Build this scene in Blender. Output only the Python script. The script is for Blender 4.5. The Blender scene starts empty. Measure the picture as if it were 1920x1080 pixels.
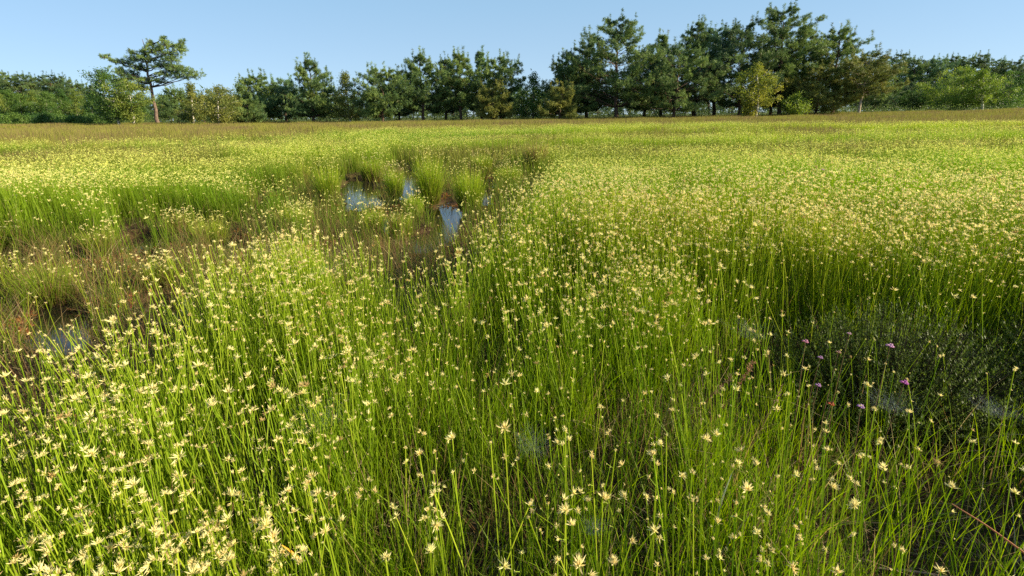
import bpy, math, random
import numpy as np
from mathutils import Matrix, Vector
R_ = math.radians
sc = bpy.context.scene
col = sc.collection
rng = np.random.default_rng(11)
random.seed(5)

# ------------------------------------------------------------------ camera
PITCH, ROLL, CAMH, FPX, CY = 13.8, -0.85, 0.72, 907.0, 440.0
cam = bpy.data.objects.new('camera', bpy.data.cameras.new('camera')); col.objects.link(cam)
RM = Matrix.Rotation(R_(90 - PITCH), 3, 'X') @ Matrix.Rotation(R_(ROLL), 3, 'Z')
cam.matrix_world = Matrix.Translation((0, 0, CAMH)) @ RM.to_4x4()
cam.data.sensor_width = 36; cam.data.lens = FPX / 1920 * 36
cam.data.shift_y = -(540 - CY) / 1920
cam.data.clip_start = 0.02; cam.data.clip_end = 3000
sc.camera = cam

# ------------------------------------------------------------------ light
SUN_EL, SUN_AZ = 24.0, 102.0           # azimuth clockwise from the view direction (+Y) towards +X
w = bpy.data.worlds.new('World'); sc.world = w; w.use_nodes = True
nt = w.node_tree; bg = nt.nodes['Background']
sky = nt.nodes.new('ShaderNodeTexSky'); sky.sky_type = 'NISHITA'; sky.sun_disc = False
sky.sun_elevation = R_(SUN_EL); sky.sun_rotation = R_(SUN_AZ)
sky.air_density = 0.7; sky.dust_density = 0.3; sky.ozone_density = 5.0; sky.altitude = 500
tc = nt.nodes.new('ShaderNodeTexCoord'); sx = nt.nodes.new('ShaderNodeSeparateXYZ'); nt.links.new(tc.outputs['Generated'], sx.inputs[0])
rp = nt.nodes.new('ShaderNodeValToRGB'); re_ = rp.color_ramp.elements; K = 1 / 6.0     # pale even morning haze over the clear-sky model
re_[0].position = 0.0; re_[0].color = (3.7 * K, 4.75 * K, 5.4 * K, 1); re_[1].position = 1.0; re_[1].color = (.7 * K, 1.5 * K, 3.2 * K, 1)
r2_ = re_.new(.2); r2_.color = (2.7 * K, 4.3 * K, 5.55 * K, 1)
nt.links.new(sx.outputs['Z'], rp.inputs[0])
sc6 = nt.nodes.new('ShaderNodeVectorMath'); sc6.operation = 'SCALE'; sc6.inputs['Scale'].default_value = 6.0; nt.links.new(rp.outputs[0], sc6.inputs[0])
mixs = nt.nodes.new('ShaderNodeMix'); mixs.data_type = 'RGBA'; mixs.inputs[0].default_value = .68
nt.links.new(sky.outputs[0], mixs.inputs[6]); nt.links.new(sc6.outputs[0], mixs.inputs[7]); nt.links.new(mixs.outputs[2], bg.inputs[0])
bg.inputs[1].default_value = 0.0735
sd = bpy.data.lights.new('sun', 'SUN'); sd.energy = 5.0; sd.angle = R_(0.5); sd.color = (1.0, 0.87, 0.62)
so = bpy.data.objects.new('sun', sd); col.objects.link(so)
sv = Vector((math.sin(R_(SUN_AZ)) * math.cos(R_(SUN_EL)), math.cos(R_(SUN_AZ)) * math.cos(R_(SUN_EL)), math.sin(R_(SUN_EL))))
so.rotation_euler = (-sv).to_track_quat('-Z', 'Y').to_euler()
sc.view_settings.view_transform = 'Standard'; sc.view_settings.look = 'None'
sc.view_settings.exposure = 1.17; sc.view_settings.gamma = 1
sc.render.engine = 'CYCLES'
sc.cycles.max_bounces = 6; sc.cycles.diffuse_bounces = 4; sc.cycles.transmission_bounces = 4
sc.cycles.sample_clamp_indirect = 4
sc.cycles.use_denoising = False
sc.cycles.use_adaptive_sampling = False

# ------------------------------------------------------------------ pixel <-> world helpers (photo is 1920 x 1080)
RN = np.array(RM)
def ray(px, py):
    d = RN @ np.array([(px - 960) / FPX, (CY - py) / FPX, -1.0]); return d
def at_y(px, py, Y):
    d = ray(px, py); k = Y / d[1]; return np.array([0, 0, CAMH]) + d * k
def at_z(px, py, z=0.0):
    d = ray(px, py); k = (z - CAMH) / d[2]; return np.array([0, 0, CAMH]) + d * k
def project(X, Y, Z):
    P = np.stack([X, Y, Z - CAMH], -1) @ RN
    return 960 + FPX * P[..., 0] / -P[..., 2], CY - FPX * P[..., 1] / -P[..., 2]

# ------------------------------------------------------------------ value noise
_G = np.random.default_rng(3).random((256, 256))
def noise(x, y, f, seed=0):
    x = x * f + 37.3 * seed + 500; y = y * f + 71.7 * seed + 500
    xi = np.floor(x).astype(int); yi = np.floor(y).astype(int); fx = x - xi; fy = y - yi
    fx = fx * fx * (3 - 2 * fx); fy = fy * fy * (3 - 2 * fy)
    a = _G[xi & 255, yi & 255]; b = _G[(xi + 1) & 255, yi & 255]; c = _G[xi & 255, (yi + 1) & 255]; d = _G[(xi + 1) & 255, (yi + 1) & 255]
    return a * (1 - fx) * (1 - fy) + b * fx * (1 - fy) + c * (1 - fx) * fy + d * fx * fy
def fbm(x, y, f, seed=0, o=3):
    s = 0; a = 1; t = 0
    for i in range(o):
        s = s + a * noise(x, y, f * 2 ** i, seed + i * 5); t += a; a *= .5
    return s / t
def sst(a, b, x):
    t = np.clip((x - a) / (b - a), 0, 1); return t * t * (3 - 2 * t)

# ------------------------------------------------------------------ zones of the bog, in metres on the ground
# front edge: where the tall sedge in front of the pools ends; back edge: where the tall sedge behind them begins
FX = [-400, 0, 100, 180, 340, 450, 560, 640, 750, 850, 910, 960, 1010, 1060]
FF = [.66, .68, .70, .75, .98, 1.32, 1.66, 1.55, 1.36, 1.42, 1.8, 2.3, 3.6, 4.4]
BX = [-400, 0, 100, 200, 300, 400, 480, 560, 640, 720, 800, 900, 1000, 1060]
BB = [2.25, 2.45, 2.62, 2.85, 3.1, 3.5, 4.1, 4.7, 5.3, 6.0, 6.8, 6.8, 6.2, 4.4]
def colpx(X, Y):
    return project(X, Y, np.zeros_like(X))
def wet(X, Y):
    px, py = colpx(X, Y)
    n = (fbm(X, Y, 2.2, 9) - .5)
    f = np.interp(px, FX, FF) * (1 + n * .40); b = np.interp(px, BX, BB) * (1 + n * .9)
    w_ = sst(-.10, .12, (Y - f) / f * 2) * (1 - sst(-.12, .12, (Y - b) / b * 2))
    return np.where(Y > .3, w_, 0)
POOLS = [  # photo pixels of water surfaces: x, y, rx, ry
    (676, 362, 38, 32), (668, 343, 22, 14), (765, 345, 22, 30), (838, 416, 35, 40), (800, 455, 40, 22), (500, 392, 40, 16),
    (735, 420, 24, 22), (275, 462, 42, 16), (25, 500, 55, 18), (110, 612, 60, 52), (290, 495, 40, 14), (315, 575, 40, 22),
    (900, 372, 26, 16), (930, 345, 36, 9), (985, 330, 30, 7), (420, 465, 40, 20), (180, 540, 30, 16)]
def pool(X, Y):
    px, py = colpx(X, Y)
    n = (fbm(X, Y, 6, 4) - .5) * 1.1
    v = np.zeros_like(X)
    for (a, b, c, d) in POOLS:
        r = np.sqrt(((px - a) / c) ** 2 + ((py - b) / d) ** 2)
        v = np.maximum(v, 1 - sst(.75, 1.2, r + n))
    return np.where(Y > .3, v, 0)
def ground_z(X, Y):
    wz = wet(X, Y)
    z = .035 + .03 * (fbm(X, Y, 1.3, 1) - .4) + .012 * (noise(X, Y, 14, 2) - .5)
    z = z * (1 - wz) + wz * (.004 + .03 * (fbm(X, Y, 5, 6) - .5))
    z = z - .07 * pool(X, Y)
    z = z - .05 * (1 - sst(.55, 1.15, np.sqrt(((X - .85) / .42) ** 2 + ((Y - .85) / .42) ** 2)))
    d = np.sqrt(X * X + Y * Y)
    z = z + sst(6, 16, d) * .10 * (fbm(X, Y, .35, 8) - .5) + sst(26, 60, d) * .35 * fbm(X, Y, .05, 3)
    return z
WATER_Z = -.014

# ------------------------------------------------------------------ mesh assembly
class MB:
    def __init__(s): s.V = []; s.F = []; s.C = []; s.M = []; s.n = 0
    def add(s, V, F, C, m=0):
        V = np.asarray(V, np.float32).reshape(-1, 3); F = np.asarray(F, np.int32).reshape(-1, 3)
        C = np.broadcast_to(np.asarray(C, np.float32), V.shape)
        s.V.append(V); s.F.append(F + s.n); s.C.append(C); s.M.append(np.full(len(F), m, np.int32)); s.n += len(V)
    def mesh(s, name, mats, smooth=False):
        V = np.concatenate(s.V); F = np.concatenate(s.F); C = np.concatenate(s.C); M = np.concatenate(s.M)
        me = bpy.data.meshes.new(name)
        me.vertices.add(len(V)); me.vertices.foreach_set('co', V.ravel())
        me.loops.add(F.size); me.loops.foreach_set('vertex_index', F.ravel())
        me.polygons.add(len(F)); me.polygons.foreach_set('loop_start', np.arange(0, F.size, 3, dtype=np.int32))
        me.polygons.foreach_set('material_index', M)
        if smooth: me.polygons.foreach_set('use_smooth', np.ones(len(F), bool))
        else: me.polygons.foreach_set('use_smooth', np.zeros(len(F), bool))
        at = me.attributes.new('tint', 'FLOAT_COLOR', 'POINT')
        at.data.foreach_set('color', np.concatenate([C, np.ones((len(C), 1), np.float32)], 1).ravel())
        for m in mats: me.materials.append(m)
        me.update(calc_edges=True)
        return me
def link(name, me, parent=None, loc=None, rz=0):
    o = bpy.data.objects.new(name, me); col.objects.link(o)
    if parent: o.parent = parent
    if loc is not None: o.location = loc
    if rz: o.rotation_euler[2] = rz
    return o
def tag(o, label=None, cat=None, group=None, kind=None):
    if label: o['label'] = label
    if cat: o['category'] = cat
    if group: o['group'] = group
    if kind: o['kind'] = kind
    return o

# ------------------------------------------------------------------ materials
def leafmat(name, transl=.35, rough=.5, spec=.3, nscale=0, sat=1.0):
    m = bpy.data.materials.new(name); m.use_nodes = True; n = m.node_tree; N = n.nodes; L = n.links
    p = N['Principled BSDF']; out = N['Material Output']
    a = N.new('ShaderNodeAttribute'); a.attribute_name = 'tint'
    src = a.outputs['Color']
    if nscale:
        tx = N.new('ShaderNodeTexNoise'); tx.inputs['Scale'].default_value = nscale; tx.inputs['Detail'].default_value = 4
        g = N.new('ShaderNodeNewGeometry'); L.new(g.outputs['Position'], tx.inputs['Vector'])
        mr = N.new('ShaderNodeMapRange'); mr.inputs[1].default_value = .3; mr.inputs[2].default_value = .7; mr.inputs[3].default_value = .6; mr.inputs[4].default_value = 1.35
        L.new(tx.outputs[0], mr.inputs[0])
        mm = N.new('ShaderNodeVectorMath'); mm.operation = 'SCALE'; L.new(src, mm.inputs[0]); L.new(mr.outputs[0], mm.inputs['Scale']); src = mm.outputs[0]
    L.new(src, p.inputs['Base Color']); p.inputs['Roughness'].default_value = rough; p.inputs['Specular IOR Level'].default_value = spec
    if transl:
        t = N.new('ShaderNodeBsdfTranslucent'); mx = N.new('ShaderNodeMixShader'); mx.inputs[0].default_value = transl
        hs = N.new('ShaderNodeHueSaturation'); hs.inputs['Value'].default_value = 1.5; hs.inputs['Saturation'].default_value = 1.05
        L.new(src, hs.inputs['Color']); L.new(hs.outputs[0], t.inputs['Color'])
        L.new(p.outputs[0], mx.inputs[1]); L.new(t.outputs[0], mx.inputs[2]); L.new(mx.outputs[0], out.inputs['Surface'])
    return m
M_stem = leafmat('sedge_green', .45, .5, .18)
M_head = leafmat('sedge_cream', .35, .75, .08)
M_dry = leafmat('dry_grass', .30, .65, .10)
M_needle = leafmat('pine_needles', .22, .5, .3)
M_leaf = leafmat('broad_leaves', .38, .5, .3)
M_bark = leafmat('bark', 0, .9, .1, nscale=9)
M_birch = leafmat('birch_bark', 0, .7, .2)
M_moss = leafmat('sundew_red', .3, .5, .4)
M_petal = leafmat('heath_petals', .4, .6, .2)
M_web = leafmat('web_thread', .3, .35, .6)
def birch_nodes(m):
    n = m.node_tree; N = n.nodes; L = n.links; p = N['Principled BSDF']
    g = N.new('ShaderNodeNewGeometry'); mp = N.new('ShaderNodeMapping'); mp.inputs['Scale'].default_value = (1.2, 1.2, 5)
    tx = N.new('ShaderNodeTexNoise'); tx.inputs['Scale'].default_value = 2.2; tx.inputs['Detail'].default_value = 3
    cr = N.new('ShaderNodeValToRGB'); cr.color_ramp.elements[0].position = .42; cr.color_ramp.elements[1].position = .50
    cr.color_ramp.elements[0].color = (.07, .06, .05, 1)
    a = N['Attribute']
    L.new(g.outputs['Position'], mp.inputs[0]); L.new(mp.outputs[0], tx.inputs[0]); L.new(tx.outputs[0], cr.inputs[0])
    mx = N.new('ShaderNodeMix'); mx.data_type = 'RGBA'; mx.inputs[6].default_value = (.10, .08, .06, 1)
    L.new(cr.outputs[0], mx.inputs[0]); L.new(a.outputs['Color'], mx.inputs[7]); L.new(mx.outputs[2], p.inputs['Base Color'])
birch_nodes(M_birch)

def ground_mat():
    m = bpy.data.materials.new('peat_ground'); m.use_nodes = True; n = m.node_tree; N = n.nodes; L = n.links; p = N['Principled BSDF']
    g = N.new('ShaderNodeNewGeometry')
    t1 = N.new('ShaderNodeTexNoise'); t1.inputs['Scale'].default_value = 7; t1.inputs['Detail'].default_value = 8; t1.inputs['Roughness'].default_value = .7
    t2 = N.new('ShaderNodeTexNoise'); t2.inputs['Scale'].default_value = 60; t2.inputs['Detail'].default_value = 5
    L.new(g.outputs['Position'], t1.inputs['Vector']); L.new(g.outputs['Position'], t2.inputs['Vector'])
    r1 = N.new('ShaderNodeValToRGB'); e = r1.color_ramp.elements
    e[0].position = .34; e[0].color = (.020, .014, .009, 1); e[1].position = .66; e[1].color = (.075, .060, .022, 1)
    x = r1.color_ramp.elements.new(.5); x.color = (.055, .030, .016, 1)
    L.new(t1.outputs[0], r1.inputs[0])
    # farther out the sheet is covered by a turf of green and straw
    r2 = N.new('ShaderNodeValToRGB'); r2.color_ramp.elements[0].color = (.05, .06, .015, 1); r2.color_ramp.elements[1].color = (.13, .13, .035, 1)
    L.new(t2.outputs[0], r2.inputs[0])
    ln = N.new('ShaderNodeVectorMath'); ln.operation = 'LENGTH'; L.new(g.outputs['Position'], ln.inputs[0])
    mr = N.new('ShaderNodeMapRange'); mr.inputs[1].default_value = 5; mr.inputs[2].default_value = 11; L.new(ln.outputs['Value'], mr.inputs[0])
    mx = N.new('ShaderNodeMix'); mx.data_type = 'RGBA'; L.new(mr.outputs[0], mx.inputs[0]); L.new(r1.outputs[0], mx.inputs[6]); L.new(r2.outputs[0], mx.inputs[7])
    L.new(mx.outputs[2], p.inputs['Base Color']); p.inputs['Roughness'].default_value = .9; p.inputs['Specular IOR Level'].default_value = .08
    b = N.new('ShaderNodeBump'); b.inputs['Strength'].default_value = .8; b.inputs['Distance'].default_value = .01
    L.new(t2.outputs[0], b.inputs['Height']); L.new(b.outputs[0], p.inputs['Normal'])
    return m
def water_mat():
    m = bpy.data.materials.new('bog_water'); m.use_nodes = True; n = m.node_tree; N = n.nodes; L = n.links; p = N['Principled BSDF']
    p.inputs['Base Color'].default_value = (.018, .014, .010, 1); p.inputs['Roughness'].default_value = .015; p.inputs['IOR'].default_value = 1.33
    p.inputs['Specular IOR Level'].default_value = .9
    t = N.new('ShaderNodeTexNoise'); t.inputs['Scale'].default_value = 14; t.inputs['Detail'].default_value = 3
    g = N.new('ShaderNodeNewGeometry'); L.new(g.outputs['Position'], t.inputs['Vector'])
    b = N.new('ShaderNodeBump'); b.inputs['Strength'].default_value = .12; b.inputs['Distance'].default_value = .004
    L.new(t.outputs[0], b.inputs['Height']); L.new(b.outputs[0], p.inputs['Normal'])
    return m

# ------------------------------------------------------------------ ground sheet and water
def warp(n, near, far, p=3.0):
    t = np.linspace(-1, 1, n); return np.sign(t) * (near * np.abs(t) + (far - near) * np.abs(t) ** 7)
gx = warp(421, 9, 900); gy = warp(421, 9, 900)
GX, GY = np.meshgrid(gx, gy + 2.5, indexing='ij')
GZ = ground_z(GX, GY)
n0, n1 = GX.shape
idx = np.arange(n0 * n1).reshape(n0, n1)
a, b, c, d = idx[:-1, :-1].ravel(), idx[1:, :-1].ravel(), idx[1:, 1:].ravel(), idx[:-1, 1:].ravel()
mb = MB(); mb.add(np.stack([GX, GY, GZ], -1), np.concatenate([np.stack([a, b, c], -1), np.stack([a, c, d], -1)]), (.1, .1, .1))
tag(link('ground', mb.mesh('ground', [ground_mat()], True)), kind='structure')
mb = MB(); mb.add([(-4.5, .55, WATER_Z), (.45, .55, WATER_Z), (.45, 7.3, WATER_Z), (-4.5, 7.3, WATER_Z)], [(0, 1, 2), (0, 2, 3)], (.1, .1, .1))
tag(link('water', mb.mesh('water', [water_mat()], True)), kind='structure')

# ------------------------------------------------------------------ vectorised plants
def lerpc(c0, c1, t):  # c0,c1 (N,3), t (k,) -> (N,k,3)
    return c0[:, None, :] * (1 - t[None, :, None]) + c1[:, None, :] * t[None, :, None]
def centre(P, az, H, lean, bend, t):
    """centre line of N blades at t (k,) -> (N,k,3)"""
    r = H[:, None] * (lean[:, None] * t + bend[:, None] * t * t)
    drop = 1 - .35 * np.clip(lean + bend, 0, 1.6)[:, None] ** 2 * t ** 1.6
    z = H[:, None] * t * np.clip(drop, .2, 1)
    return np.stack([P[:, :1] + np.cos(az)[:, None] * r, P[:, 1:2] + np.sin(az)[:, None] * r, P[:, 2:3] + z], -1)
def blades(mb, P, az, H, W, lean, bend, segs, c0, c1, m=0, taper=1.0):
    N = len(P)
    if N == 0: return
    t = np.linspace(0, 1, segs + 1); Cn = centre(P, az, H, lean, bend, t)
    fa = rng.uniform(0, math.pi, N); wv = np.stack([np.cos(fa), np.sin(fa), np.zeros(N)], -1)
    wd = (W[:, None] * .5 * (1 - taper * t[None, :-1] ** 1.5))
    Lf = Cn[:, :-1] - wv[:, None] * wd[..., None]; Rt = Cn[:, :-1] + wv[:, None] * wd[..., None]
    V = np.concatenate([np.stack([Lf, Rt], 2).reshape(N, -1, 3), Cn[:, -1:]], 1)
    cc = lerpc(c0, c1, t); C = np.concatenate([np.repeat(cc[:, :-1], 2, 1), cc[:, -1:]], 1)
    k = V.shape[1]; f = []
    for i in range(segs - 1):
        q = 2 * i; f += [(q, q + 1, q + 3), (q, q + 3, q + 2)]
    f.append((2 * (segs - 1), 2 * (segs - 1) + 1, k - 1))
    F = (np.array(f)[None] + (np.arange(N) * k)[:, None, None])
    mb.add(V, F, C.reshape(-1, 3), m)
def tubes(mb, P, az, H, W, lean, bend, segs, c0, c1, m=0, top=.6):
    N = len(P)
    if N == 0: return
    t = np.linspace(0, 1, segs + 1); Cn = centre(P, az, H, lean, bend, t)
    fa = rng.uniform(0, 6.28, N)
    an = fa[:, None] + np.array([0, 2.094, 4.189])[None]
    off = np.stack([np.cos(an), np.sin(an), np.zeros_like(an)], -1)      # N,3,3
    r = W[:, None] * .5 * (1 - (1 - top) * t[None])
    V = Cn[:, :, None, :] + off[:, None] * r[:, :, None, None]
    C = np.repeat(lerpc(c0, c1, t)[:, :, None, :], 3, 2)
    f = []
    for i in range(segs):
        for j in range(3):
            a_, b_ = i * 3 + j, i * 3 + (j + 1) % 3; f += [(a_, b_, b_ + 3), (a_, b_ + 3, a_ + 3)]
    k = 3 * (segs + 1)
    F = np.array(f)[None] + (np.arange(N) * k)[:, None, None]
    mb.add(V, F, C.reshape(-1, 3), m)
def unit(v): return v / np.maximum(np.linalg.norm(v, axis=-1, keepdims=True), 1e-9)
def heads(mb, C0, axis, S, n, c_in, c_out, m=1, spread=(12, 88), wide=.26, rg=None):
    """fans of n pointed spikelets: C0 (N,3), axis (N,3), S size"""
    rg = rg or rng
    N = len(C0)
    if N == 0: return
    axis = unit(axis); u = unit(np.cross(axis, np.array([.3, .9, .2]))); v = np.cross(axis, u)
    th = np.radians(rg.uniform(spread[0], spread[1], (N, n))); ph = rg.uniform(0, 6.28, (N, n))
    d = axis[:, None] * np.cos(th)[..., None] + (u[:, None] * np.cos(ph)[..., None] + v[:, None] * np.sin(ph)[..., None]) * np.sin(th)[..., None]
    Ln = S[:, None] * rg.uniform(.55, 1.1, (N, n)); sw = unit(np.cross(d, rg.normal(size=(N, n, 3))))
    b = C0[:, None] + d * (Ln * .04)[..., None]; mid = C0[:, None] + d * (Ln * .45)[..., None]; tip = C0[:, None] + d * Ln[..., None]
    wv = sw * (Ln * wide * .5)[..., None]; up = np.cross(d, sw) * (Ln * wide * .3)[..., None]
    V = np.stack([b, mid - wv, mid + wv, tip, mid + up], 2)   # N,n,5,3
    jit = rg.uniform(.8, 1.12, (N, n, 1, 1))
    ci = np.broadcast_to(c_in[:, None, None], (N, n, 1, 3)); co = np.broadcast_to(c_out[:, None, None], (N, n, 1, 3))
    C = np.concatenate([ci, .4 * ci + .6 * co, .4 * ci + .6 * co, co, co], 2) * jit
    f = np.array([(0, 1, 4), (0, 4, 2), (1, 3, 4), (4, 3, 2)])
    F = f[None] + (np.arange(N * n) * 5)[:, None, None]
    mb.add(V.reshape(-1, 3), F, C.reshape(-1, 3), m)
def pal(N, a, b, j=.12, rg=None):
    rg = rg or rng
    t = rg.random((N, 1)); c = np.array(a)[None] * (1 - t) + np.array(b)[None] * t
    return np.clip(c * rg.uniform(1 - j, 1 + j, (N, 1)), 0.002, .95)

def scatter(y0, y1, dens, side=1.28, pad=1.5):
    """candidate points at DENS per m2 in the wedge the photo sees plus a margin"""
    A = side * (y1 ** 2 - y0 ** 2) + 2 * pad * (y1 - y0)
    N = int(A * dens)
    ww = lambda y: side * y + pad
    Y = rng.uniform(y0, y1, int(N * 2.4)); keep = rng.random(len(Y)) < ww(Y) / ww(y1); Y = Y[keep][:N]
    X = rng.uniform(-1, 1, len(Y)) * ww(Y)
    return X, Y
def in_disc(X, Y, px, py, rm, z=0):
    p = at_z(px, py, z); return np.sqrt((X - p[0]) ** 2 + (Y - p[1]) ** 2) / rm
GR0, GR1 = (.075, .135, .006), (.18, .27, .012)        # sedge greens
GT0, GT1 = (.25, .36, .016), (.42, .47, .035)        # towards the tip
HI0, HI1 = (.42, .42, .09), (.62, .52, .18)
HO0, HO1 = (.86, .79, .40), (.88, .72, .36)

def flower_density(X, Y):
    """flowering stems, relative 0..1"""
    px, py = colpx(X, Y); w_ = wet(X, Y)
    D = 1.0 - w_ * (.99 - .16 * sst(.52, .66, fbm(X, Y, 3.5, 23)))
    # thin, low and shaded ground at the feet of the photographer, centre and right
    near = 1 - sst(.75, 1.25, Y + .10 * (fbm(X, Y, 3, 21) - .5))
    thin = near * sst(-.32, -.02, X)
    D *= 1 - .62 * thin
    hollow = (1 - sst(.6, 1.3, np.sqrt(((X - .95) / .42) ** 2 + ((Y - .95) / .50) ** 2)))
    D *= 1 - .8 * hollow
    D *= .40 + .85 * sst(.32, .60, fbm(X, Y, 1.6, 30))
    D *= .30 + .95 * sst(.33, .58, fbm(X, Y, 8, 31, 2))
    far = sst(4.5, 8, Y)
    D *= 1 - far * .9 * sst(.47, .60, fbm(X * .5, Y, .75, 33))
    D *= 1 - .6 * sst(1.6, 3, Y) * sst(.56, .68, fbm(X * .7, Y, 1.5, 37))
    return np.clip(D, 0, 1.2), w_, thin, hollow
HEATHER = [(.92, 1.06, .30, .24), (1.42, .98, .28, .26), (1.24, .50, .26, .24)]
def bare(X, Y):
    v = np.zeros_like(X)
    for (a, b, c, d) in HEATHER: v = np.maximum(v, .80 * (1 - sst(.55, 1.55, np.sqrt(((X - a) / c) ** 2 + ((Y - b) / d) ** 2))))
    h = (1 - sst(.7, 1.1, np.sqrt(((X - .74) / .34) ** 2 + ((Y - .74) / .26) ** 2)))
    return np.maximum(v, h * .70)
def edge_dist(X, Y):
    """distance at which the purple moor grass takes over"""
    px, _ = colpx(X, Y)
    return np.interp(px, [-600, 0, 300, 500, 700, 960, 1300, 1600, 1920, 2500], [10, 11, 12, 14.5, 19, 24, 22, 19, 17, 15]) * (1 + .30 * (fbm(X, Y, .5, 41) - .5))

SOLO = []
def sedge_band(mb, y0, y1, dens, wstem, hstem, nspk, hsize, near=False, leafdens=0):
    X, Y = scatter(y0, y1, dens)
    D, w_, thin, hol = flower_density(X, Y)
    moor = sst(.92, 1.06, Y / edge_dist(X, Y))
    keep = (rng.random(len(X)) < D * (1 - moor * .97) * (np.maximum(.64 + .36 * sst(.7, 1.1, Y), 1.2 * (1 - sst(-.30, -.05, X))) if near else 1)) & (pool(X, Y) < .35)
    keep &= (np.hypot(X, Y) > .40) & (rng.random(len(X)) > bare(X, Y))
    X, Y, w_ = X[keep], Y[keep], w_[keep]; N = len(X)
    P = np.stack([X, Y, ground_z(X, Y) - .005], -1)
    hm = .93 + .55 * (fbm(X, Y, 1.0, 50) - .5) + .25 * (fbm(X, Y, 4.5, 51) - .5)
    H = hstem * hm * rng.uniform(.70, 1.10, N) * (1 - .35 * w_) * (1 - .30 * bare(X, Y))
    az = rng.normal(math.pi, 1.5, N); lean = np.abs(rng.normal(0, .09, N)); bend = np.abs(rng.normal(.0, .10, N))
    W = wstem * rng.uniform(.75, 1.25, N)
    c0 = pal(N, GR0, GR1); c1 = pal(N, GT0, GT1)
    yl = (fbm(X, Y, .8, 61)[:, None] - .5) * .5
    c1 = np.clip(c1 * (1 + yl * np.array([.9, .3, 0])), 0, 1)
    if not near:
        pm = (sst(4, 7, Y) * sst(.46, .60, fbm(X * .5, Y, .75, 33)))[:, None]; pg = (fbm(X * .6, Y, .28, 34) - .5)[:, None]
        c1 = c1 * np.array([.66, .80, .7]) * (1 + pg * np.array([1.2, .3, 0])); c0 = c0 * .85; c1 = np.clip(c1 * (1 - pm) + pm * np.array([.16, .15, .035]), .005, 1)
    if near:
        tp_ = centre(P, az, H, lean, bend, np.array([1.0]))[:, 0]; qx, qy = project(tp_[:, 0], tp_[:, 1], tp_[:, 2])
        ok = (qx > 5) & (qx < 1915) & (qy < 1075) & (Y > .3); dd = np.where(ok, np.linalg.norm(tp_ - [0, 0, CAMH], axis=1), 9)
        pick = np.argsort(dd)[:252]
        for k in pick: SOLO.append((P[k], az[k], H[k], lean[k], bend[k], W[k], qx[k], qy[k]))
        m_ = np.ones(N, bool); m_[pick] = False
        X, Y, P, H, az, lean, bend, W, c0, c1 = [q[m_] for q in (X, Y, P, H, az, lean, bend, W, c0, c1)]; N = len(X)
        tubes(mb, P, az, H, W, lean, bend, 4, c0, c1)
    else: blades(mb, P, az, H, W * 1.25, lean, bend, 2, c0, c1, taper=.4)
    top = centre(P, az, H, lean, bend, np.array([.97, 1.0]))
    ax = unit(top[:, 1] - top[:, 0]) + rng.normal(0, .22, (N, 3))
    S = hsize * np.clip(np.exp(rng.normal(-.25, .38, N)), .35, 1.6) * (1 + .14 * sst(.8, 1.8, Y) * near)
    fy = sst(1.5, 5, Y)[:, None]
    ho = pal(N, HO0, HO1); ho = ho * (1 - fy) + ho * np.array([.84, 1.0, .52]) * fy
    sp = rng.random(N) < .06; ho[sp] = pal(sp.sum(), (.42, .26, .10), (.55, .38, .18))
    bud = rng.random(N) < .34
    heads(mb, top[~bud, 1], ax[~bud], S[~bud], nspk, pal((~bud).sum(), HI0, HI1), ho[~bud], wide=.17 if near else .3, spread=(8, 82))
    heads(mb, top[bud, 1], ax[bud], S[bud] * .85, max(4, nspk // 2), pal(bud.sum(), HI0, HI1) * .85, ho[bud] * .88, wide=.24 if near else .4, spread=(2, 34))
    # side heads lower on the stem
    if near:
        for q, pr in ((.86, .45), (.70, .25)):
            k = rng.random(N) < pr
            pt = centre(P[k], az[k], H[k], lean[k], bend[k], np.array([q]))[:, 0]
            o = rng.normal(0, 1, (k.sum(), 3)) * np.array([.006, .006, .003])
            heads(mb, pt + o, unit(o * 120 + [0, 0, .8]), S[k] * rng.uniform(.35, .7, k.sum()), max(4, nspk // 2), pal(k.sum(), HI0, HI1), pal(k.sum(), HO0, HO1), spread=(5, 55))
    # leaves between the stems
    X, Y = scatter(y0, y1, leafdens)
    D, w_, thin, hol = flower_density(X, Y)
    moor = sst(.92, 1.06, Y / edge_dist(X, Y))
    clump = .25 + 1.0 * sst(.36, .60, fbm(X, Y, 8, 31, 2))
    keep = (rng.random(len(X)) < np.clip(.35 + .75 * D, 0, 1) * (1 - .88 * w_) * clump * (1 - moor * .8)) & (pool(X, Y) < .3) & (np.hypot(X, Y) > .22) & (rng.random(len(X)) > bare(X, Y))
    X, Y, w_, th = X[keep], Y[keep], w_[keep], np.maximum(thin, hol)[keep]; N = len(X)
    P = np.stack([X, Y, ground_z(X, Y) - .005], -1)
    H = hstem * rng.uniform(.35, .86, N) * (1 - .4 * w_) * (1 - .25 * th)
    az = rng.uniform(0, 6.28, N); lean = np.abs(rng.normal(0, .16, N)); bend = np.abs(rng.normal(.1, .18, N))
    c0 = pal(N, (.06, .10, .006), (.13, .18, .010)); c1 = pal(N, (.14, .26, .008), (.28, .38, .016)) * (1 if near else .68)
    if not near:
        pm = (sst(4, 7, Y) * sst(.46, .60, fbm(X * .5, Y, .75, 33)))[:, None]; c1 = c1 * (1 - pm) + pm * np.array([.15, .15, .03])
    dry = rng.random(N) < .07; c1[dry] = pal(dry.sum(), (.30, .20, .07), (.38, .30, .14)); c0[dry] = pal(dry.sum(), (.12, .07, .03), (.2, .13, .06))
    blades(mb, P, az, H, wstem * 1.25 * rng.uniform(.6, 1.3, N), lean, bend, 4 if near else 2, c0, c1)

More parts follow.
